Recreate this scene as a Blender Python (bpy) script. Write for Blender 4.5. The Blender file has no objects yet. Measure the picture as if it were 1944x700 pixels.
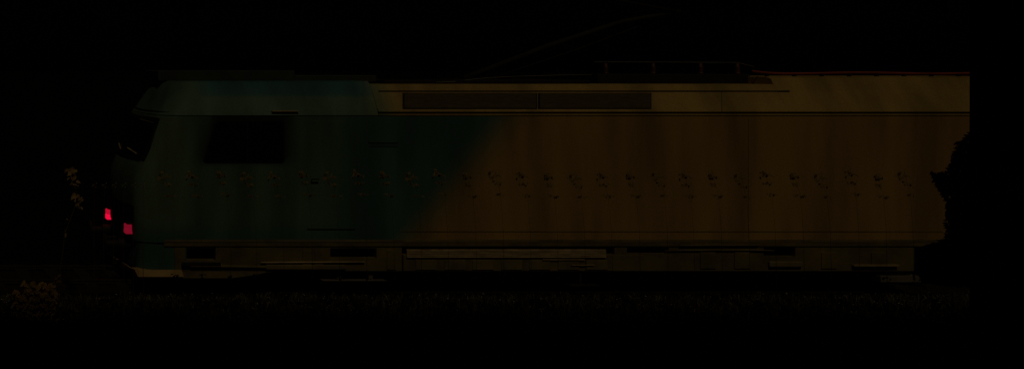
import bpy, bmesh, math, random
from mathutils import Vector, Matrix
R = math.radians
C = bpy.context.scene.collection
sc = bpy.context.scene
# ------------------------------------------------------------------ camera
# view camera: film parallel to the track, shifted right and down
F, PX0, PY0, D, H = 2020.0, -160.0, 125.0, 20.0, 4.16
cd = bpy.data.cameras.new('camera'); cam = bpy.data.objects.new('camera', cd); C.objects.link(cam)
cam.location = (0, -D, H); cam.rotation_euler = (R(90), 0, 0)
cd.sensor_width = 36; cd.lens = 36 * F / 1944
cd.shift_x = (972 - PX0) / 1944; cd.shift_y = -(350 - PY0) / 1944
cd.clip_start = .1; cd.clip_end = 3000
sc.camera = cam
# ------------------------------------------------------------------ night light
SUN_EL, SUN_AZ = R(52), R(5)
w = bpy.data.worlds.new('World'); sc.world = w; w.use_nodes = True
nt = w.node_tree; bg = nt.nodes['Background']
sky = nt.nodes.new('ShaderNodeTexSky'); sky.sky_type = 'NISHITA'; sky.sun_disc = False
sky.sun_elevation = SUN_EL; sky.sun_rotation = math.pi + SUN_AZ
nt.links.new(sky.outputs[0], bg.inputs[0]); bg.inputs[1].default_value = 0.00002
sd = bpy.data.lights.new('sun', 'SUN'); sun = bpy.data.objects.new('sun', sd); C.objects.link(sun)
sd.energy = 0.115; sd.angle = R(2.2); sd.color = (1.0, .8, .5)
dv = Vector((math.sin(SUN_AZ) * math.cos(SUN_EL), math.cos(SUN_AZ) * math.cos(SUN_EL), -math.sin(SUN_EL)))
sun.rotation_euler = dv.to_track_quat('-Z', 'Y').to_euler(); sun.location = (5, -30, 30)
sc.view_settings.view_transform = 'Standard'; sc.view_settings.look = 'None'
sc.view_settings.exposure = 0; sc.view_settings.gamma = 1
sc.cycles.use_denoising = False; sc.cycles.max_bounces = 6

# ------------------------------------------------------------------ helpers
def P(px, py, y=0.0):
    k = (D + y) / F
    return Vector(((px - PX0) * k, y, H - (py - PY0) * k))
def XX(px, y=0.0): return (px - PX0) * (D + y) / F
def ZZ(py, y=0.0): return H - (py - PY0) * (D + y) / F

def mat(name, col, rough=.5, metal=0, spec=.4, noise=.25, nscale=3.0, bump=0, bscale=20, stretch=(1, 1, 1), emis=None, em=0):
    m = bpy.data.materials.new(name); m.use_nodes = True; n = m.node_tree.nodes; l = m.node_tree.links
    b = n['Principled BSDF']
    b.inputs['Roughness'].default_value = rough; b.inputs['Metallic'].default_value = metal
    b.inputs['Specular IOR Level'].default_value = spec
    tc = n.new('ShaderNodeTexCoord'); mp = n.new('ShaderNodeMapping'); mp.inputs['Scale'].default_value = stretch
    l.new(tc.outputs['Object'], mp.inputs[0])
    nz = n.new('ShaderNodeTexNoise'); nz.inputs['Scale'].default_value = nscale; nz.inputs['Detail'].default_value = 8
    l.new(mp.outputs[0], nz.inputs[0])
    rp = n.new('ShaderNodeValToRGB')
    rp.color_ramp.elements[0].position = .3; rp.color_ramp.elements[1].position = .7
    rp.color_ramp.elements[0].color = tuple(c * (1 - noise) for c in col) + (1,)
    rp.color_ramp.elements[1].color = tuple(min(1, c * (1 + noise)) for c in col) + (1,)
    l.new(nz.outputs[0], rp.inputs[0]); l.new(rp.outputs[0], b.inputs['Base Color'])
    if bump:
        n2 = n.new('ShaderNodeTexNoise'); n2.inputs['Scale'].default_value = bscale
        l.new(mp.outputs[0], n2.inputs[0])
        bp = n.new('ShaderNodeBump'); bp.inputs['Strength'].default_value = bump; bp.inputs['Distance'].default_value = .02
        l.new(n2.outputs[0], bp.inputs['Height']); l.new(bp.outputs[0], b.inputs['Normal'])
    if emis:
        b.inputs['Emission Color'].default_value = emis + (1,); b.inputs['Emission Strength'].default_value = em
    return m

ORANGE = (.51, .305, .08); TEAL = (.08, .18, .14); GREYG = (.155, .245, .15)

def livery(name, kind):
    """the two-colour paint: teal cab end passing softly into ochre along a slanted edge"""
    m = bpy.data.materials.new(name); m.use_nodes = True; n = m.node_tree.nodes; l = m.node_tree.links
    b = n['Principled BSDF']; b.inputs['Roughness'].default_value = .55; b.inputs['Specular IOR Level'].default_value = .25
    tc = n.new('ShaderNodeTexCoord'); sp = n.new('ShaderNodeSeparateXYZ'); l.new(tc.outputs['Object'], sp.inputs[0])
    def mth(op, a, b_=None, c=None, clamp=False):
        q = n.new('ShaderNodeMath'); q.operation = op; q.use_clamp = clamp
        for i, v in enumerate((a, b_, c)):
            if v is None: continue
            if isinstance(v, (int, float)): q.inputs[i].default_value = v
            else: l.new(v, q.inputs[i])
        return q.outputs[0]
    def step(v, a, c):
        q = n.new('ShaderNodeMapRange'); q.interpolation_type = 'SMOOTHSTEP'
        l.new(v, q.inputs[0]); q.inputs[1].default_value = a; q.inputs[2].default_value = c
        return q.outputs[0]
    def mix(f, a, c):
        q = n.new('ShaderNodeMix'); q.data_type = 'RGBA'
        if isinstance(f, float): q.inputs[0].default_value = f
        else: l.new(f, q.inputs[0])
        for i, v in ((6, a), (7, c)):
            if isinstance(v, tuple): q.inputs[i].default_value = v + (1,)
            else: l.new(v, q.inputs[i])
        return q.outputs[2]
    X = mth('ADD', sp.outputs[0], 12.0); Z = sp.outputs[2]
    nz = n.new('ShaderNodeTexNoise'); nz.inputs['Scale'].default_value = .9; nz.inputs['Detail'].default_value = 5
    mp = n.new('ShaderNodeMapping'); mp.inputs['Scale'].default_value = (1.9, 1, .3); mp.inputs['Rotation'].default_value = (0, R(24), 0)
    l.new(tc.outputs['Object'], mp.inputs[0]); l.new(mp.outputs[0], nz.inputs[0])
    fine = n.new('ShaderNodeTexNoise'); fine.inputs['Scale'].default_value = 38; fine.inputs['Detail'].default_value = 6
    l.new(tc.outputs['Object'], fine.inputs[0])
    if kind == 'side':
        e = mth('SUBTRACT', X, mth('MULTIPLY', mth('SUBTRACT', Z, .89), .8))
        t = step(e, 8.8, 9.9)
        g = mix(step(X, 8.6, 7.4), TEAL, (.115, .205, .125)); g = mix(step(X, 5.4, 4.9), g, GREYG)
        g = mix(step(Z, 1.35, .85), g, tuple(c * .95 for c in TEAL))
        base = mix(t, g, ORANGE)
        # dark mask painted round the side window
        wz = mth('MULTIPLY', step(Z, 2.2, 2.5), 1.0)
        wx = mth('MULTIPLY', step(mth('SUBTRACT', X, mth('MULTIPLY', Z, .25)), 4.5, 4.95), step(X, 7.3, 6.8))
        base = mix(mth('MULTIPLY', wz, wx), base, (.02, .03, .026))
    elif kind == 'roof':
        t = step(X, 8.35, 9.5)
        g = mix(step(Z, 3.62, 3.54), (.07, .19, .2), (.13, .23, .16))
        g = mix(step(X, 5.7, 5.2), g, (.13, .23, .16))
        base = mix(t, g, (.52, .36, .12))
    elif kind == 'upper':
        base = mix(step(X, 8.62, 9.25), (.17, .24, .13), (.545, .365, .105))
    dk = n.new('ShaderNodeMapRange'); l.new(nz.outputs[0], dk.inputs[0])
    dk.inputs[1].default_value = .35; dk.inputs[2].default_value = .65; dk.inputs[3].default_value = .72; dk.inputs[4].default_value = 1.2
    f2 = n.new('ShaderNodeMapRange'); l.new(fine.outputs[0], f2.inputs[0])
    f2.inputs[1].default_value = .3; f2.inputs[2].default_value = .7; f2.inputs[3].default_value = .85; f2.inputs[4].default_value = 1.15
    v = n.new('ShaderNodeVectorMath'); v.operation = 'SCALE'; l.new(base, v.inputs[0]); l.new(mth('MULTIPLY', dk.outputs[0], f2.outputs[0]), v.inputs[3])
    l.new(v.outputs[0], b.inputs['Base Color'])
    bp = n.new('ShaderNodeBump'); bp.inputs['Strength'].default_value = .5; bp.inputs['Distance'].default_value = .03
    l.new(nz.outputs[0], bp.inputs['Height']); l.new(bp.outputs[0], b.inputs['Normal'])
    return m

M = dict(
    side=livery('body_paint', 'side'), roof=livery('roof_paint', 'roof'), upper=livery('upper_paint', 'upper'),
    dark=mat('dark_steel', (.02, .018, .016), .7), black=mat('black_rubber', (.01, .01, .01), .8),
    louvre=mat('louvre', (.22, .165, .075), .7, stretch=(1, 1, 8), nscale=6), under=mat('brake_dust', (.20, .155, .05), .85, spec=.1, noise=.35, nscale=2.2, bump=.3),
    under2=mat('dusty_box', (.24, .19, .08), .85, spec=.1, noise=.3, nscale=3), tan=mat('tan_paint', (.56, .38, .15), .7, spec=.2, noise=.2),
    pale=mat('worn_metal', (.62, .46, .24), .6, noise=.35, nscale=5, stretch=(1, 1, 6)), glass=mat('dark_glass', (.006, .008, .008), .25, spec=.3, noise=.1),
    greyroof=mat('roof_grey', (.05, .06, .04), .8), red=mat('red_cable', (.42, .08, .045), .7, noise=.3, nscale=1.5),
    plate=mat('grey_metal', (.2, .17, .11), .7), rust=mat('insulator', (.13, .05, .025), .5),
    pan=mat('pantograph_grey', (.045, .04, .022), .8, spec=.1),
    plate2=mat('dusty_metal', (.36, .26, .11), .8, spec=.1),
    ventm=mat('vent_paint', (.05, .11, .085), .7),
    steel=mat('rail_steel', (.12, .09, .06), .5, metal=.6), wheel=mat('wheel_steel', (.05, .04, .03), .7),
    ballast=mat('ballast', (.024, .02, .012), .95, spec=.05, noise=.7, nscale=22, bump=1, bscale=30),
    sleeper=mat('sleeper', (.025, .02, .014), .9), soil=mat('soil', (.010, .009, .004), 1, spec=0, noise=.8, nscale=9, bump=1, bscale=14),
    grass=mat('grass', (.17, .15, .08), .8, spec=.1, noise=.9, nscale=5),
    leaf=mat('weed_leaf', (.28, .19, .06), .7, spec=.2, noise=.4, nscale=9), bleaf=mat('pale_weed_leaf', (.36, .24, .09), .6, spec=.3, noise=.4, nscale=9),
    stem=mat('stem', (.15, .10, .035), .8), bush=mat('bush_leaf', (.72, .47, .15), .8, spec=.1, noise=.4, nscale=5),
    darkleaf=mat('dark_leaf', (.03, .045, .02), .8, spec=.1), pillarm=mat('dark_masonry', (.02, .02, .02), .95, spec=.0), litter=mat('dead_leaf', (.45, .40, .26), .8, spec=.1, noise=.6, nscale=4), bark=mat('bark', (.05, .04, .03), .9), wallm=mat('blocker_render', (.3, .28, .24), .9),
    stone=mat('pale_stone', (.5, .46, .36), .7, noise=.3, nscale=20),
    lampR=mat('lit_red_lens', (.3, .01, .02), .3, noise=0, emis=(1.0, .004, .055), em=.82),
    lampRd=mat('weak_red_lens', (.3, .01, .02), .3, noise=0, emis=(1.0, .02, .08), em=.15),
    lampRt=mat('red_lens_upper', (.3, .01, .02), .3, noise=0, emis=(1.0, .006, .05), em=.45),
)

class B:
    """collects shapes in world coordinates"""
    def __init__(s): s.bm = bmesh.new()
    def box(s, a, b, rot=None):
        a, b = Vector(a), Vector(b); c = (a + b) / 2; d = b - a
        g = bmesh.ops.create_cube(s.bm, size=1)
        for v in g['verts']: v.co = Vector((v.co.x * d.x, v.co.y * d.y, v.co.z * d.z)) + c
        return s
    def tube(s, pts, r, n=8):
        pts = [Vector(p) for p in pts]; rings = []
        for i, p in enumerate(pts):
            t = (pts[min(i + 1, len(pts) - 1)] - pts[max(i - 1, 0)]).normalized()
            u = t.orthogonal().normalized() if abs(t.z) > .95 else t.cross(Vector((0, 0, 1))).normalized()
            v = t.cross(u); rr = r[i] if isinstance(r, (list, tuple)) else r
            rings.append([s.bm.verts.new(p + (u * math.cos(a) + v * math.sin(a)) * rr) for a in [2 * math.pi * k / n for k in range(n)]])
        for q in range(len(rings) - 1):
            for k in range(n): s.bm.faces.new((rings[q][k], rings[q][(k + 1) % n], rings[q + 1][(k + 1) % n], rings[q + 1][k]))
        s.bm.faces.new(rings[0]); s.bm.faces.new(rings[-1]); return s
    def lathe(s, base, axis, prof, n=20):
        base = Vector(base); q = Vector(axis).to_track_quat('Z', 'Y'); rings = []
        for (h, r) in prof:
            rings.append([s.bm.verts.new(base + q @ Vector((r * math.cos(2 * math.pi * k / n), r * math.sin(2 * math.pi * k / n), h))) for k in range(n)])
        for i in range(len(rings) - 1):
            for k in range(n): s.bm.faces.new((rings[i][k], rings[i][(k + 1) % n], rings[i + 1][(k + 1) % n], rings[i + 1][k]))
        s.bm.faces.new(rings[0]); s.bm.faces.new(rings[-1]); return s
    def prism(s, poly, v):
        """poly: list of points, extruded along v"""
        v = Vector(v); a = [s.bm.verts.new(Vector(p)) for p in poly]; b = [s.bm.verts.new(Vector(p) + v) for p in poly]
        n = len(poly); s.bm.faces.new(a); s.bm.faces.new(b)
        for i in range(n): s.bm.faces.new((a[i], a[(i + 1) % n], b[(i + 1) % n], b[i]))
        return s
    def leaf(s, p, d, up, L, W):
        d = d.normalized(); sd_ = d.cross(up)
        if sd_.length < 1e-3: sd_ = d.orthogonal()
        sd_.normalize(); nn = sd_.cross(d)
        c0 = s.bm.verts.new(p); c1 = s.bm.verts.new(p + d * L * .45 - nn * W * .12); c2 = s.bm.verts.new(p + d * L - nn * L * .2)
        l1 = s.bm.verts.new(p + d * L * .4 + sd_ * W * .5 + nn * W * .1); r1 = s.bm.verts.new(p + d * L * .4 - sd_ * W * .5 + nn * W * .1)
        for f in ((c0, c1, l1), (c0, r1, c1), (l1, c1, c2), (c1, r1, c2)): s.bm.faces.new(f)
    def build(s, name, m, parent=None, smooth=False, bevel=0, origin=None):
        bmesh.ops.recalc_face_normals(s.bm, faces=s.bm.faces)
        if origin is None: origin = parent.matrix_world.translation if parent else Vector((0, 0, 0))
        # world origin of nested parents is tracked in ['wo']
        wo = Vector(parent['_wo']) if parent and '_wo' in parent else Vector(origin)
        bmesh.ops.translate(s.bm, verts=s.bm.verts, vec=-wo)
        me = bpy.data.meshes.new(name); s.bm.to_mesh(me); s.bm.free()
        o = bpy.data.objects.new(name, me); C.objects.link(o)
        me.materials.append(m)
        if smooth:
            for p in me.polygons: p.use_smooth = True
        if parent: o.parent = parent
        else: o.location = wo
        o['_wo'] = tuple(wo)
        if bevel:
            md = o.modifiers.new('bevel', 'BEVEL'); md.width = bevel; md.segments = 2; md.limit_method = 'ANGLE'
        return o

def tag(o, label=None, cat=None, group=None, kind=None):
    for k, v in (('label', label), ('category', cat), ('group', group), ('kind', kind)):
        if v: o[k] = v
    return o
def empty(name, loc):
    o = bpy.data.objects.new(name, None); o.location = loc; C.objects.link(o); o['_wo'] = tuple(loc); o.empty_display_size = .3
    return o
def copy_tree(o, parent=None):
    c = o.copy(); C.objects.link(c); c.parent = parent
    for ch in list(o.children): copy_tree(ch, c)
    return c

# ------------------------------------------------------------------ ground
rnd = random.Random(4)
def gz(x, y):
    """ground height: track bed, then the bank falling towards the camera"""
    n = .05 * math.sin(x * 2.1 + y) + .04 * math.sin(x * 5.3 - y * 3) + .03 * math.sin(x * 9.7 + y * 7)
    if y > 4: base = -.15 - min((y - 4) * .1, .8)
    elif y > -.35: base = -.17; n *= .25
    else: base = -.17 - min((-.35 - y) * .19, 1.4)
    return base + n * min(1, max(.25, (-y)))
b = B(); xs = [-400, -120, -30] + [-8 + .25 * i for i in range(150)] + [45, 150, 500]; ys = [-300, -90, -30, -15, -9] + [-6 + .15 * i for i in range(72)] + [8, 20, 80, 300, 900]
vs = [[b.bm.verts.new((x, y, gz(x, y))) for x in xs] for y in ys]
for j in range(len(ys) - 1):
    for i in range(len(xs) - 1): b.bm.faces.new((vs[j][i], vs[j][i + 1], vs[j + 1][i + 1], vs[j + 1][i]))
tag(b.build('ground', M['soil'], smooth=True), kind='structure')
b = B()
prof = [(.25, -.2), (.5, -.1), (2.5, -.1), (3.1, -.2)]
b.prism([(-30, y, z) for y, z in [(.2, -.3)] + prof + [(3.3, -.35)]], (90, 0, 0))
tag(b.build('ballast', M['ballast']), kind='structure')
sl = None
for i in range(34):
    x = 1.0 + .6 * i
    if sl is None:
        sl = B().box((x - .12, .5, -.12), (x + .12, 2.7, -.07)).build('sleeper', M['sleeper'], bevel=.01, origin=Vector((x, 1.5, -.1))); o = sl
    else: o = sl.copy(); C.objects.link(o); o.location = (x, 1.5, -.1)
    tag(o, 'dark sleeper in the ballast of the track', 'sleeper', 'sleepers under the track')
for y, lab in ((.78, 'near running rail beside the grass, under the locomotive wheels'), (2.22, 'far running rail on the other side of the track')):
    b = B(); b.prism([(-30, y + a, z) for a, z in ((-.06, -.07), (.06, -.07), (.06, -.055), (.012, -.05), (.012, -.03), (.035, -.025), (.035, 0), (-.035, 0), (-.035, -.025), (-.012, -.03), (-.012, -.05), (-.06, -.055))], (90, 0, 0))
    tag(b.build('rail', M['steel'], origin=Vector((0, y, -.07))), lab, 'rail')

# ------------------------------------------------------------------ locomotive
L = empty('locomotive', (12, 1.5, 0))
tag(L, 'dark ochre freight locomotive with a teal cab end and glowing red tail lamps', 'locomotive')
XR = 21.4                                   # rear end
W_ = 3.0
def ring(xf, xr, inset, z, rad=.42, bul=.1, n=7):
    y0, y1 = inset, W_ - inset; pts = [(xr, y0)]
    for k in range(1, 9): pts.append((xr + (xf + rad - xr) * k / 9, y0))
    for k in range(n + 1):
        a = math.pi / 2 * k / n
        pts.append((xf + rad - rad * math.sin(a), y0 + rad - rad * math.cos(a)))
    ym = (y0 + y1) / 2
    for k in range(1, 8):
        y = y0 + rad + (y1 - y0 - 2 * rad) * k / 8
        pts.append((xf - bul * (1 - ((y - ym) / (ym - y0 - rad)) ** 2), y))
    for k in range(n + 1):
        a = math.pi / 2 * (1 - k / n)
        pts.append((xf + rad - rad * math.sin(a), y1 - rad + rad * math.cos(a)))
    for k in range(8, 0, -1): pts.append((xr + (xf + rad - xr) * k / 9, y1))
    pts.append((xr, y1))
    return [Vector((x, y, z)) for x, y in pts]
def loft(rings, name, m, smooth=True, parent=L):
    b = B(); vv = [[b.bm.verts.new(p) for p in r] for r in rings]; n = len(rings[0])
    for i in range(len(vv) - 1):
        for k in range(n): b.bm.faces.new((vv[i][k], vv[i][(k + 1) % n], vv[i + 1][(k + 1) % n], vv[i + 1][k]))
    b.bm.faces.new(vv[0]); b.bm.faces.new(vv[-1])
    o = b.build(name, m, parent)
    for p in o.data.polygons: p.use_smooth = len(p.vertices) == 4 and smooth
    md = o.modifiers.new('edges', 'EDGE_SPLIT'); md.split_angle = R(35)
    return o
# front line of the near side, traced
fl = [(.843, 4.14), (1.5, 4.13), (2.03, 4.15), (2.3, 4.26), (2.6, 4.40), (2.9, 4.49), (3.214, 4.60)]
loft([ring(x, XR, 0, z) for z, x in fl], 'body_shell', M['side'])
zg0, zg1 = ZZ(219.3), ZZ(216.0)
# dark recess under and over the gutter, then the gutter itself
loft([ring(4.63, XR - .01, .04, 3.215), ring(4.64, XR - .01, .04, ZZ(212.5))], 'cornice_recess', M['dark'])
XC = XX(718)
b = B(); b.box((XC, -.012, zg0), (XR, .05, zg1)); b.build('rain_gutter', M['upper'], L)
# cab roof: rises inwards
zc0 = ZZ(219.0); ztop = ZZ(154, .45)
cr = loft([ring(4.615, XC, .0, zc0, .42), ring(4.70, XC, .05, zc0 + .12, .42), ring(4.80, XC, .20, 3.56, .42), ring(4.94, XC, .40, ztop - .04, .45), ring(5.02, XC, .47, ztop, .45)], 'cab_roof', M['roof'])
# engine-room cowl (slanted side panels) and the raised rear cowl
def cowl(px0, px1, pts, name, m):
    b = B(); p = [(y, z) for y, z in pts] + [(W_ - y, z) for y, z in reversed(pts)]
    x0, x1 = XX(px0), XX(px1)
    b.prism([(x0, y, z) for y, z in p], (x1 - x0, 0, 0)); return b.build(name, m, L, bevel=.012)
zt1 = ZZ(160, .38)
zs = ZZ(212.5, .0)
cowl(718.5, 1499, [(0.0, zs), (.275, ZZ(174.5, .275)), (.38, zt1)], 'machine_cowl', M['upper'])
cowl(1499, (XR * F / D) + PX0, [(0.0, zs), (.30, ZZ(172, .30)), (.44, ZZ(149, .44)), (.56, ZZ(145.5, .56))], 'rear_cowl', M['upper'])
def slope(px, t):          # point on the near cowl slope; t 0 bottom .. 1 crease
    y = .275 * t; z = zs + (ZZ(174.5, .275) - zs) * t
    return Vector((XX(px, y), y, z))
nrm = Vector((0, -(ZZ(174.5, .275) - zs), .275)).normalized() 
nrm = Vector((0, -(ZZ(174.5, .275) - zs), .275)); nrm.normalize()
# crease trim strip
b = B(); a = slope(718.5, 1); c = slope(1499, 1); b.prism([a + nrm * .001, a + nrm * .012, a + nrm * .012 + Vector((0, .012, .018)), a + Vector((0, .02, .02))], (c.x - a.x, 0, 0)); b.build('crease_trim', M['dark'], L)
for (p0, p1) in ((764, 1019.6), (1021, 1236)):
    b = B(); q = [slope(p0, .14), slope(p1, .14), slope(p1, .93), slope(p0, .93)]
    b.prism([v + nrm * .002 for v in q], nrm * .012); g = b.build('side_grille', M['dark'], L)
    b = B(); N = 13
    for i in range(N):
        t0 = .16 + .75 * i / N; t1 = t0 + .75 / N * .62
        q = [slope(p0 + 3, t0), slope(p1 - 3, t0), slope(p1 - 3, t1), slope(p0 + 3, t1)]
        b.prism([q[0] + nrm * .018, q[1] + nrm * .018, q[2] + nrm * .034, q[3] + nrm * .034], nrm * .006)
    b.build('louvre', M['louvre'], g)
# vertical seams between cowl panels
for px in (1370,):
    q = [slope(px - .8, .02), slope(px + .8, .02), slope(px + .8, .98), slope(px - .8, .98)]
    B().prism([v + nrm * .001 for v in q], nrm * .006).build('panel_seam', M['louvre'], L)
# roof deck gear
def rbox(px0, px1, py0, py1, y0, y1, name, m, parent=L, bevel=.02):
    b = B(); b.box((XX(px0, y0), y0, ZZ(py1, y0)), (XX(px1, y0), y1, ZZ(py0, y0))); return b.build(name, m, parent, bevel=bevel)
rbox(300, 560, 134, 154, 1.0, 2.2, 'air_conditioner', M['greyroof'])
rbox(560, 715, 143, 156, 1.1, 2.0, 'roof_box', M['greyroof'])
rbox(730, 1120, 152, 166, .8, 2.2, 'roof_walkway', M['dark'])
rbox(1135, 1425, 141, 166, 1.0, 2.0, 'transformer_cover', M['dark'])
b = B()
b.tube([P(1128, 118, 1.3), P(1300, 118.5, 1.3), P(1400, 119, 1.3), P(1432, 127, 1.3)], .009)
b.build('busbar', M['plate'], L, smooth=True)
for px in (1150, 1240, 1330, 1400):
    B().lathe(P(px, 141, 1.3), (0, 0, 1), [(0, .05), (.03, .05), (.04, .03), (.06, .055), (.08, .03), (.1, .055), (.12, .03), (.14, .055), (.16, .03), (.22, .03)], 12).build('insulator', M['rust'], L, smooth=True)
pts = []
for i in range(80):
    px = 1428 + (1900 - 1428) * i / 79
    pts.append(P(px, 139 + 1.1 * math.sin((px - 1428) / 44) - 4 * math.exp(-(px - 1428) / 25) - .012 * (px - 1600) * 0, .7))
B().tube(pts, .022, 8).build('roof_cable', M['red'], L, smooth=True)
for i in range(8):
    px = 1455 + i * 52; B().box((XX(px, .7) - .02, .66, ZZ(146, .7)), (XX(px, .7) + .02, .72, ZZ(141, .7))).build('cable_clip', M['dark'], L)
b = B(); b.tube([P(828, 156, .75), P(860, 155.5, .8), P(905, 150, .9), P(960, 146, 1.0), P(1060, 143, 1.1), P(1130, 142, 1.2)], [.008, .014, .014, .01, .01, .008], 6)
b.build('roof_conduit', M['plate'], L, smooth=True)
# raised pantograph (single arm)
pg = B().box(P(860, 156, 1.2), P(1010, 150, 1.8)).build('pantograph', M['pan'], L, bevel=.02)
for yy in (1.2, 1.8):
    pass
B().tube([P(880, 150, 1.5), P(1040, 88, 1.5), P(1180, 42, 1.5), P(1290, 22, 1.5)], [.06, .055, .05, .045]).build('lower_arm', M['pan'], pg, smooth=True)
for s in (-.16, .16):
    B().tube([P(1285, 22, 1.5 + s * .3), P(1160, -2, 1.5 + s), P(900, -70, 1.5 + s * 2)], .025).build('upper_arm', M['pan'], pg, smooth=True)
B().tube([P(930, 150, 1.5), P(1090, 96, 1.6), P(1240, 40, 1.55)], .012).build('control_rod', M['pan'], pg, smooth=True)
b = B()
for dx in (-.2, .2): b.tube([P(900, -72, .8) + Vector((dx, 0, -.1)), P(900, -72, 1.0) + Vector((dx, 0, 0)), P(900, -72, 2.1) + Vector((dx, 0, 0)), P(900, -72, 2.3) + Vector((dx, 0, -.1))], .02)
b.tube([P(900, -72, 1.5) + Vector((-.25, 0, 0)), P(900, -72, 1.5) + Vector((.25, 0, 0))], .02); b.build('collector_head', M['pan'], pg, smooth=True)
# ---- cab side: window, door, vent, rails
def spoly(pts, y0, y1, name, m, parent=L, bevel=.01):
    b = B(); b.prism([Vector((XX(px), y0, ZZ(py))) for px, py in pts], (0, y1 - y0, 0)); return b.build(name, m, parent, bevel=bevel)
wpts = [(410, 234), (415, 231), (533, 231), (538, 234), (538, 304), (533, 308), (392, 308), (388, 304)]
wf = spoly([((x - 463) * 1.035 + 463, (y - 270) * 1.06 + 270) for x, y in wpts], -.004, .01, 'side_window', M['black'])
spoly(wpts, -.007, .01, 'pane', M['glass'], wf, bevel=.004)
spoly([(468, 231), (471, 231), (471, 308), (468, 308)], -.012, -.0075, 'window_bar', M['black'], wf, bevel=0)
dr = spoly([(585, 230), (672, 230), (672, 434), (585, 434)], -.003, .02, 'cab_door', M['side'], bevel=.002)
spoly([(583, 434.2), (674, 434.2), (674, 435.4), (583, 435.4)], -.012, .01, 'door_sill', M['dark'], dr, bevel=0)
b = B(); b.tube([P(592, 340, -.06), P(606, 340, -.06)], .012); b.tube([P(592, 340, -.06), P(592, 340, 0)], .008); b.build('handle', M['dark'], dr)
vt = spoly([(700, 271), (756, 271), (756, 279), (700, 279)], -.006, .01, 'side_vent', M['ventm'], bevel=0)
b = B(); b.prism([P(700, 265, 0), P(700, 265, -.02), P(700, 270.5, -.02), P(700, 270.5, -.012)], (XX(756) - XX(700), 0, 0)); b.build('vent_hood', M['side'], vt)
spoly([(516, 210.4), (566, 210.2), (566, 212), (516, 212)], -.03, .03, 'roof_handhold', M['pale'], bevel=.004)
spoly([(760, 438.6), (1790, 438.6), (1790, 440.2), (760, 440.2)], -.004, .01, 'waist_rib', M['under'], bevel=0)
spoly([(262 + 50, 454.5), (1790, 454.5), (1790, 459), (262 + 50, 459)], -.004, .01, 'sill_rib', M['under2'], bevel=0)
for px in (1420,):
    spoly([(px, 224), (px + 1, 224), (px + 1, 452), (px, 452)], -.002, .01, 'panel_joint', M['under'], bevel=0)
# ---- front: windscreen, wiper, brow, lamps, buffers, coupler
def fx(z, y):
    for i in range(len(fl) - 1):
        if fl[i][0] <= z <= fl[i + 1][0]:
            t = (z - fl[i][0]) / (fl[i + 1][0] - fl[i][0]); x = fl[i][1] + t * (fl[i + 1][1] - fl[i][1]); break
    else: x = fl[-1][1]
    u = (y - 1.5) / 1.08
    if abs(u) <= 1: return x - .1 * (1 - u * u)
    a = min(1, (abs(y - 1.5) - 1.08) / .42); return x + .42 * (1 - math.sqrt(max(0, 1 - a * a)))
def front_patch(y0, y1, z0, z1, off, name, m, parent=L, ny=14, nz=6, thick=.02):
    b = B(); lay = []
    for o_ in (off, off - thick):
        lay.append([[b.bm.verts.new((fx(z0 + (z1 - z0) * j / nz, y0 + (y1 - y0) * i / ny) - o_, y0 + (y1 - y0) * i / ny, z0 + (z1 - z0) * j / nz)) for i in range(ny + 1)] for j in range(nz + 1)])
    for q in lay:
        for j in range(nz):
            for i in range(ny): b.bm.faces.new((q[j][i], q[j][i + 1], q[j + 1][i + 1], q[j + 1][i]))
    o = b.build(name, m, parent, smooth=True); return o
ws = front_patch(.2, 2.8, 2.36, 3.17, .022, 'windscreen', M['black'])
front_patch(.3, 1.46, 2.42, 3.11, .03, 'pane', M['glass'], ws); front_patch(1.54, 2.7, 2.42, 3.11, .03, 'pane', M['glass'], ws)
for (y0, y1, z0, z1) in ((.55, 1.2, 2.47, 2.53), (1.75, 2.4, 2.47, 2.53)):
    B().tube([(fx(z0, y0) - .06, y0, z0), (fx(z1, y1) - .06, y1, z1)], .014, 6).build('wiper', M['pale'], L)
B().tube([(fx(3.0, .25) - .07, .12, 3.08), (fx(3.0, .6) - .12, .75, 3.12)], .013, 6).build('wiper_arm', M['under'], L)
front_patch(.25, 2.75, 1.0, 1.5, .012, 'nose_panel', M['dark'], nz=4)
def lamp(y, lens, upper, lab):
    z = 1.035; x = 4.02; h = .105
    t = B().box((x + .03, y - .12, z - h - .03), (x + .3, y + .12, z + h + .03)).build('tail_lamp', M['dark'], L, bevel=.015)
    hh = h * (.86 if y < 1 else 1)
    B().box((x, y - .14, z - hh), (x + .18, y + .08, z)).build('lens', lens, t, bevel=.012)
    B().box((x + .003, y - .138, z + .002), (x + .178, y + .078, z + hh)).build('lens', upper, t, bevel=.012)
    t['label'] = lab
lamp(.5, M['lampRd'], M['lampRd'], 'dimmer red tail lamp on the near side')
lamp(2.5, M['lampR'], M['lampRt'], 'brighter red tail lamp on the far side')
for y in (.62, 2.38):
    bf = B().lathe((4.2, y, .72), (-1, 0, 0), [(0, .11), (.28, .11), (.28, .075), (.52, .075), (.52, .2), (.56, .22), (.58, .15)], 20).build('buffer', M['dark'], L, smooth=False, bevel=.005)
b = B(); b.tube([(4.2, 1.5, .7), (3.85, 1.5, .7), (3.78, 1.5, .62), (3.85, 1.5, .56)], .03); b.build('coupling_hook', M['dark'], L)
for y in (1.1, 1.9):
    B().tube([(4.15, y, .62), (3.95, y, .5), (3.95, y, .3), (4.1, y, .24)], .02).build('brake_hose', M['black'], L, smooth=True)
fs = loft([ring(4.2, 5.1, .03, .33, .35), ring(4.19, 5.1, .03, .6, .35), ring(4.18, 5.1, .03, .83, .35)], 'front_skirt', M['side'])
B().box((XX(345), -.05, .42), (XX(418), .1, .47)).build('cab_step', M['dark'], L)
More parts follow.
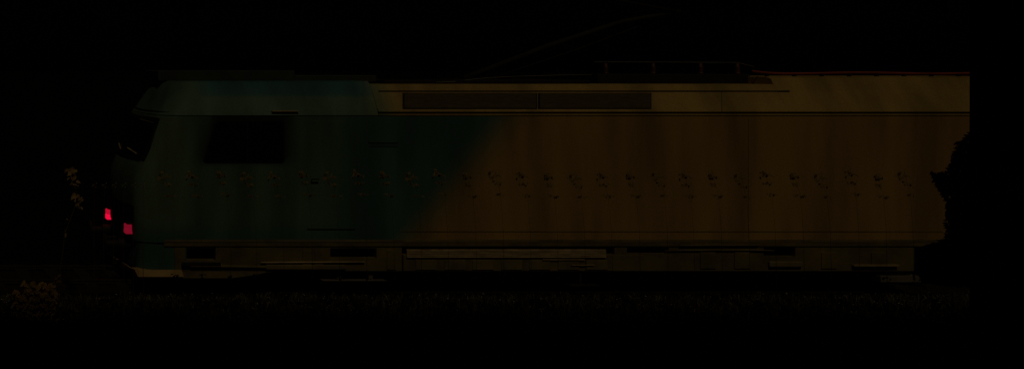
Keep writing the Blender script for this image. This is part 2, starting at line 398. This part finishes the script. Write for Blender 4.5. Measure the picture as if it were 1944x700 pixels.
b = B(); b.prism([P(256, 512.5, -.02), P(345, 512.5, -.02), P(349, 525, -.06), P(262, 525, -.06)], (0, .3, 0)); b.prism([P(256, 512.5, -.02), P(256, 512.5, -.02) + Vector((-.15, 1.4, 0)), P(262, 525, -.02) + Vector((-.2, 1.4, 0)), P(262, 525, -.02)], (.02, 0, 0)); b.build('track_plough', M['tan'], L)
# ---- underframe and bogies
def plate(x0, x1, p0, p1, holes, y0, y1, name, m, parent=L):
    xs_ = sorted({x0, x1} | {h[0] for h in holes} | {h[1] for h in holes}); ys_ = sorted({p0, p1} | {h[2] for h in holes} | {h[3] for h in holes})
    b = B()
    for i in range(len(xs_) - 1):
        for j in range(len(ys_) - 1):
            cx, cy = (xs_[i] + xs_[i + 1]) / 2, (ys_[j] + ys_[j + 1]) / 2
            if any(h[0] < cx < h[1] and h[2] < cy < h[3] for h in holes): continue
            b.box((XX(xs_[i]), y0, ZZ(ys_[j + 1])), (XX(xs_[i + 1]), y1, ZZ(ys_[j])))
    bmesh.ops.remove_doubles(b.bm, verts=b.bm.verts, dist=1e-4)
    # drop inner faces shared by two cells
    seen = {}
    for f in b.bm.faces:
        k = tuple(round(c, 3) for c in f.calc_center_median()); seen.setdefault(k, []).append(f)
    kill = [f for v in seen.values() if len(v) > 1 for f in v]
    bmesh.ops.delete(b.bm, geom=kill, context='FACES')
    return b.build(name, m, parent)
plate(312, 1792, 459, 467, [], .004, .2, 'sole_bar', M['under'])
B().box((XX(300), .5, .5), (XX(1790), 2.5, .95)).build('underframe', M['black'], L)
def bogie(px0, px1, holes, w1, w2):
    bo = plate(px0, px1, 467.5, 514.5, holes, .025, .22, 'bogie', M['under'])
    for px in (w1, w2):
        wh = B().lathe((XX(px), .85, .55), (0, -1, 0), [(0, .55), (.13, .53), (.14, .46), (.1, .44), (.1, .2), (.15, .17), (.2, .15)], 32).build('wheel', M['wheel'], bo)
        B().lathe((XX(px), 2.15, .55), (0, 1, 0), [(0, .55), (.13, .53), (.14, .46), (.1, .44), (.1, .2), (.15, .17)], 32).build('wheel', M['wheel'], bo)
        B().tube([(XX(px), .8, .55), (XX(px), 2.2, .55)], .09, 12).build('axle', M['dark'], bo)
        B().box((XX(px) - .14, .26, .42), (XX(px) + .14, .5, .66)).build('axle_box', M['dark'], bo, bevel=.03)
    return bo
b1 = bogie(332, 764, [(352, 410, 470, 494), (628, 716, 471, 490)], 470, 690)
b = B(); b.prism([P(332, 514.6, .02), P(332, 524, .02), P(345, 527.5, .02), (P(440, 527.5, .02)), P(480, 522, .02), P(505, 517, .02), P(545, 514.6, .02)], (0, .12, 0)); b.build('bogie_nose', M['under2'], b1)
b = B(); b.box(P(362, 506.5, -.04), P(420, 500, .027)); b.build('damper', M['plate2'], b1, bevel=.01)
B().tube([P(495, 498, 0), P(560, 497.5, 0), P(692, 497, 0)], .016, 6).build('brake_pipe', M['pale'], b1, smooth=True)
B().tube([P(400, 505, 0), P(475, 506, 0), P(540, 507, 0)], .03, 6).build('brake_pipe', M['under2'], b1, smooth=True)
B().box(P(505, 512, -.03), P(655, 501.5, .027)).build('spring_plank', M['under2'], b1, bevel=.02)
b2 = bogie(1168, 1738, [(1192, 1272, 470, 481), (1452, 1512, 467.6, 487)], 1290, 1600)
B().tube([P(1262, 475.5, 0), P(1370, 474.5, 0), P(1440, 474.8, 0), P(1470, 475.5, 0)], [.01, .014, .014, .01], 6).build('brake_pipe', M['under2'], b2, smooth=True)
B().tube([P(1290, 466, -.01), P(1440, 465.5, -.01)], .012, 6).build('brake_pipe', M['under2'], b2, smooth=True)
B().box(P(1622, 506, -.04), P(1702, 501, .027)).build('damper', M['plate2'], b2, bevel=.008)
B().box(P(1462, 507, -.03), P(1520, 495, .027)).build('spring_plank', M['under2'], b2, bevel=.02)
for px in (1330, 1395, 1560, 1655):
    B().box(P(px, 510, .005), P(px + 28, 478, .027)).build('bracket', M['under'], b2, bevel=.02)
for px in (440, 575, 598, 735):
    B().box(P(px, 512, .005), P(px + 16, 474, .027)).build('bracket', M['under'], b1, bevel=.02)
tk = B().box(P(766, 515, .02), P(1166, 467.6, .9)).build('battery_box', M['under'], L, bevel=.02)
b = B()
for i in range(4): b.box((XX(772), -.012, ZZ(476.6 + 3.9 * i)), (XX(1150), .004, ZZ(473.8 + 3.9 * i)))
b.box((XX(772), .005, ZZ(489)), (XX(1150), .019, ZZ(473))); b.build('vent_slats', M['pale'], tk)
for k in range(7):
    px = 790 + k * 54; B().box((XX(px), .005, ZZ(512)), (XX(px + 40), .019, ZZ(493))).build('hatch', M['under2'], tk, bevel=.008)
B().tube([P(1030, 492.5, -.01), P(1110, 492.5, -.01)], .008, 6).build('door_bar', M['pale'], tk)
B().tube([P(1085, 503, -.01), P(1128, 503, -.01)], .01, 6).build('door_bar', M['tan'], tk)
# bars added to imitate glints, and a sand box, under the frame
B().box(P(614, 532.5, -.02), P(728, 529.5, .15)).box(P(640, 529, .1), P(646, 515, .14)).box(P(700, 529, .1), P(706, 515, .14)).build('glint_bar', M['plate'], L)
B().box(P(1672, 535, .0), P(1730, 520, .2)).box(P(1690, 520, .1), P(1710, 514, .16)).build('sand_box', M['plate'], L)
B().box(P(1082, 541, -.05), P(1130, 539.5, .1)).box(P(1100, 539, .06), P(1102, 515, .1)).build('glint_bar', M['pan'], L)
# rear face details (seen only from the side)
B().box((XR - .02, .4, 1.0), (XR + .03, 2.6, 3.0)).build('rear_door', M['under2'], L, bevel=.01)

# ------------------------------------------------------------------ row of weeds in front of the train
WY = -2.0
def weed_mesh(seed, m, big=1.0):
    r = random.Random(seed); y = WY
    root = Vector((XX(340, y), y, -.5))
    W = empty('weed', root)
    top = P(313, 322, y); mid = P(325, 368, y); low = P(333, 528, y)
    pts = [root, low, P(331, 440, y), mid, P(318, 345, y), top]
    B().tube(pts, [.005, .003, .0015, .0012, .0012, .001], 4).build('stem', M['stem'], W)
    b = B()
    def clump(c, n, sx, sz, L0, L1, wf=.55):
        for i in range(n):
            p = c + Vector((r.uniform(-sx, sx), r.uniform(-.06, .06), r.uniform(-sz, sz)))
            a = r.uniform(0, 2 * math.pi); d = Vector((math.cos(a), -.35 + .5 * math.sin(a), r.uniform(-.8, .2)))
            b.leaf(p, d, Vector((r.uniform(-.3, .3), -.5, 1)), r.uniform(L0, L1) * big, r.uniform(L0, L1) * wf * big)
    clump(P(313, 331, y), 17, .07, .06, .05, .10); clump(P(317, 348, y), 9, .07, .02, .05, .08)
    clump(P(324, 370, y), 9, .06, .012, .05, .08)
    clump(P(333, 528, y), 9, .03, .08, .05, .09, .45)
    b.build('foliage', m, W)
    return W
protos = [weed_mesh(s, M['leaf']) for s in (11, 12, 13)]
ords = ['first', 'second', 'third', 'fourth', 'fifth', 'sixth', 'seventh', 'eighth', 'ninth', 'tenth', 'eleventh', 'twelfth', 'thirteenth', 'fourteenth', 'fifteenth', 'sixteenth', 'seventeenth', 'eighteenth']
used = set()
for i in range(28):
    px = 315 + 51.93 * i; k = i % 3
    if k not in used: o = protos[k]; used.add(k)
    else: o = copy_tree(protos[k])
    dx = (px - 315) * (D + WY) / F
    o.location.x = XX(340, WY) + dx; o.location.z = -.5
    o.rotation_euler = (0, R(rnd.uniform(-.4, .4)), R(rnd.uniform(-5, 5))); sv = rnd.uniform(.99, 1.01); o.scale = (1, 1, sv)
    if i < 11: lab = f'thin brown-leaved weed, {ords[i]} from the cab end, before the teal side'
    elif i < 28: lab = f'thin dark weed, {ords[i - 11]} from the left of those before the ochre side'
    tag(o, lab, 'weed', 'row of thin weeds between camera and train')
# paler weed beyond the front of the train
y = -1.0; r = random.Random(5)
W = empty('weed', (XX(108, y), y, gz(XX(108, y), y)))
tag(W, 'tall weed with pale bright leaf clumps, standing alone left of the red tail lamps', 'weed')
B().tube([Vector(W['_wo']), P(112, 530, y), P(124, 440, y), P(148, 378, y), P(141, 350, y), P(134, 318, y)], [.012, .01, .008, .006, .005, .003], 5).build('stem', M['stem'], W)
b = B()
for (px, py, n, sx, sz, l) in ((131, 322, 5, .05, .03, .13), (143, 322, 3, .05, .02, .11), (133, 330, 3, .03, .03, .12), (142, 333, 3, .04, .03, .11), (139, 346, 6, .05, .03, .12), (146, 368, 7, .06, .03, .13), (156, 376, 6, .03, .05, .08), (143, 385, 3, .03, .04, .09), (153, 392, 2, .02, .03, .07), (124, 441, 4, .01, .04, .06), (127, 415, 1, .02, .03, .05), (111, 525, 9, .05, .08, .08), (104, 538, 6, .06, .05, .08)):
    for i in range(n):
        p = P(px, py, y) + Vector((r.uniform(-sx, sx), r.uniform(-.05, .05), r.uniform(-sz, sz)))
        b.leaf(p, Vector((r.uniform(-1, 1), r.uniform(-.6, .1), r.uniform(-1, -.1))), Vector((0, -1, r.uniform(.2, 1))), l * r.uniform(.7, 1.1), l * r.uniform(.45, .7))
b.build('foliage', M['bleaf'], W)
# six small seedlings whose tips show below the windscreen
for i in range(6):
    px = 180 + 18.5 * i; y = -.8
    if i == 0:
        S = empty('seedling', (XX(px, y), y, gz(XX(px, y), y)))
        B().tube([Vector(S['_wo']), P(px - 2, 460, y), P(px, 350, y)], [.006, .004, .002], 4).build('stem', M['stem'], S)
        b = B()
        for k in range(7): b.leaf(P(px + r.uniform(-7, 7), r.uniform(345, 355), y), Vector((r.uniform(-1, 1), -.3, r.uniform(-.6, .3))), Vector((0, -.6, 1)), .035, .02)
        b.build('foliage', M['leaf'], S); o = S; sx0 = o.location.x; z0 = o.location.z
    else:
        o = copy_tree(S); o.location.x = sx0 + 18.5 * i * (D - .8) / F; o.rotation_euler.z = i * .12
    tag(o, f'very thin seedling with tiny leaves before the dark nose, {ords[i]} from the left', 'seedling', 'seedlings before the train nose')

# ------------------------------------------------------------------ low bush at the left, pale litter, grass
y = -1.1
BU = empty('bush', (XX(65, y), y, gz(XX(65, y), y)))
tag(BU, 'low bush of brown and olive leaves at the far left foot of the bank', 'bush')
b = B(); r = random.Random(8)
for i in range(9):
    b.tube([Vector(BU['_wo']) + Vector((r.uniform(-.25, .25), 0, 0)), P(r.uniform(30, 102), r.uniform(548, 575), y + r.uniform(-.1, .1))], [.01, .004], 5)
b.build('stem', M['stem'], BU)
b = B()
for i in range(1100):
    px = r.uniform(28, 104); top = 556 - 10 * math.sin((px - 28) / 76 * math.pi) if px > 45 else 562
    top += 9 * math.sin(px * .37) + 5 * math.sin(px * .9) - 4; py = top + (618 - top) * r.random() ** 1.7
    if r.random() < (py - 575) / 50: continue
    b.leaf(P(px, py, y + r.uniform(-.18, .12)), Vector((r.uniform(-1, 1), r.uniform(-.6, .1), r.uniform(-1, -.2))), Vector((r.uniform(-.3, .3), -1, .7)), r.uniform(.06, .11), r.uniform(.04, .07))
b.build('foliage', M['bush'], BU)
specks = [(43.5, 605, 'pale stone lying below the low bush'), (124, 597, 'small pale stone on the bank, highest of the four right of the bush'), (120, 609, 'small pale stone on the bank just below the highest one'),
          (92, 628, 'long pale stone lowest on the dark bank'), (110, 627, 'small pale stone right of the long lowest one'), (61, 606, 'tiny dull stone right of the stone below the bush')]
for (px, py, lab) in specks:
    yy = -1.0
    for _ in range(60):
        p = P(px, py, yy)
        if p.z <= gz(p.x, yy) + .01: break
        yy -= .03
    b = B(); bmesh.ops.create_icosphere(b.bm, subdivisions=2, radius=1)
    for v in b.bm.verts:
        v.co = Vector((v.co.x * (.035 if 'long' in lab else .022), v.co.y * .02, v.co.z * .018 * (1 + .3 * math.sin(v.co.x * 5)))); v.co.z += v.co.x * .6
        v.co += Vector((p.x, yy, gz(p.x, yy) + .03))
    tag(b.build('stone', M['stone'], smooth=True, origin=Vector((p.x, yy, gz(p.x, yy)))), lab, 'stone', 'pale stones on the bank')
b = B(); r = random.Random(2)
def blade(x, y, h, w_, lean):
    z = gz(x, y) - .01; a = r.uniform(0, math.pi); d = Vector((math.cos(a), math.sin(a), 0)) * w_
    p = Vector((x, y, z)); m_ = p + Vector((lean[0] * .4, lean[1] * .4, h * .65)); t = p + Vector((lean[0], lean[1], h))
    v = [b.bm.verts.new(q) for q in (p - d, p + d, m_ + d * .7, m_ - d * .7, t)]
    b.bm.faces.new((v[0], v[1], v[2], v[3])); b.bm.faces.new((v[3], v[2], v[4]))
for i in range(30000):
    y = -.15 - 4.6 * r.random() ** 1.5; x = r.uniform(1.0, 20.6)
    cl = math.sin(x * 3.3 + y * 2) + math.sin(x * 7.9 - y * 5) + r.uniform(-1, 1)
    if cl < -1.1: continue
    blade(x, y, r.uniform(.05, .16) * (1.15 if y < -.3 else .8), r.choice((.003, .005, .007, .016)), (r.uniform(-.08, .08), r.uniform(-.08, .08)))
lb = B()
for i in range(1500):
    y = -.2 - 2.6 * r.random() ** 1.3; x = r.uniform(1.0, 20.6)
    lb.leaf(Vector((x, y, gz(x, y) + r.uniform(.02, .13))), Vector((r.uniform(-1, 1), r.uniform(-1, 1), r.uniform(-.3, .5))), Vector((0, -.5, 1)), r.uniform(.02, .05), r.uniform(.014, .03))
tag(lb.build('fallen_leaves', M['litter']), 'pale specks of dead leaves caught in the dark grass', 'leaf litter', kind='stuff')
tag(b.build('grass', M['grass']), 'dark rough grass covering the bank below the track', 'grass', kind='stuff')

# ------------------------------------------------------------------ dark tree at the right, nearer the camera
PY_ = -12.0
b = B(); b.box((XX(1834, PY_ + .8), PY_, -3), (XX(2150, PY_), PY_ + .8, 6.2)); pl = b.build('pillar', M['pillarm'], bevel=.05, origin=Vector((XX(1950, PY_), PY_ + .6, -2)))
tag(pl, 'unlit black masonry pillar closing off the right edge of the view', 'pillar')
TY = -7.0
T = empty('shrub', (XX(1905, TY), TY, gz(XX(1905, TY), TY)))
tag(T, 'black leafy shrub leaning out beside the pillar, hiding part of the train', 'shrub')
b = B(); base = Vector(T['_wo'])
b.tube([base, P(1898, 600, TY), P(1890, 480, TY), P(1905, 330, TY), P(1915, 280, TY)], [.08, .07, .05, .03, .02], 10)
for e, s, rr in (((1765, 470), (1893, 520), .04), ((1785, 345), (1900, 400), .05), ((1840, 280), (1905, 340), .04), ((1970, 300), (1905, 350), .05), ((1985, 480), (1893, 500), .05)):
    b.tube([P(*s, TY), P((e[0] + s[0]) / 2, (e[1] + s[1]) / 2 + 8, TY + .2), P(*e, TY)], [rr, rr * .7, rr * .3], 6)
b.build('trunk', M['bark'], T, smooth=True)
poly = [(1850, 250), (1834, 258), (1817, 270), (1810, 292), (1803, 312), (1796, 330), (1780, 328), (1767, 324), (1774, 345), (1790, 372), (1800, 388), (1797, 420), (1796, 450), (1785, 458), (1760, 466), (1750, 476), (1743, 500), (1741, 514), (1748, 530), (1790, 538), (1838, 541), (1960, 560), (1975, 250)]
def inside(x, y_):
    c = False; n = len(poly); j = n - 1
    for i in range(n):
        xi, yi = poly[i]; xj, yj = poly[j]
        if (yi > y_) != (yj > y_) and x < (xj - xi) * (y_ - yi) / (yj - yi) + xi: c = not c
        j = i
    return c
b = B(); r = random.Random(9); cnt = 0
while cnt < 14000:
    px, py = r.uniform(1740, 1975), r.uniform(250, 560)
    if px > 1850 and r.random() < .35: continue
    if not inside(px, py) or not inside(px - 3, py): continue
    cnt += 1; dep = TY + r.uniform(-.55, .55)
    p = P(px, py, dep); b.leaf(p, Vector((r.uniform(-1, 1), r.uniform(-1, 1), r.uniform(-1, .4))) , Vector((r.uniform(-.5, .5), -.7, r.uniform(0, 1))), r.uniform(.035, .065), r.uniform(.03, .045))
b.build('crown', M['darkleaf'], T)

# ------------------------------------------------------------------ building added unseen behind the camera, only to cast shade on the near bank
HB = 32.2
A = empty('sun_blocker', (10, -32, -1.5))
tag(A, 'tall unseen block added behind the camera to shade the near bank', 'sun_blocker')
B().box((-60, -38, -1.6), (75, -26, HB)).build('wall', M['wallm'], A)
B().box((-60.3, -38.3, HB + .003), (75.3, -25.98, HB + .25)).build('roof', M['dark'], A)
for i in range(6):
    for j in range(3):
        x = -14 + 8 * i; z = 2 + 9 * j
        f = B().box((x, -26.02, z), (x + 1.5, -25.95, z + 1.6)).build('window', M['dark'], A)  # window boxes dressing the added shading block
for o in bpy.data.objects:
    if '_wo' in o: del o['_wo']
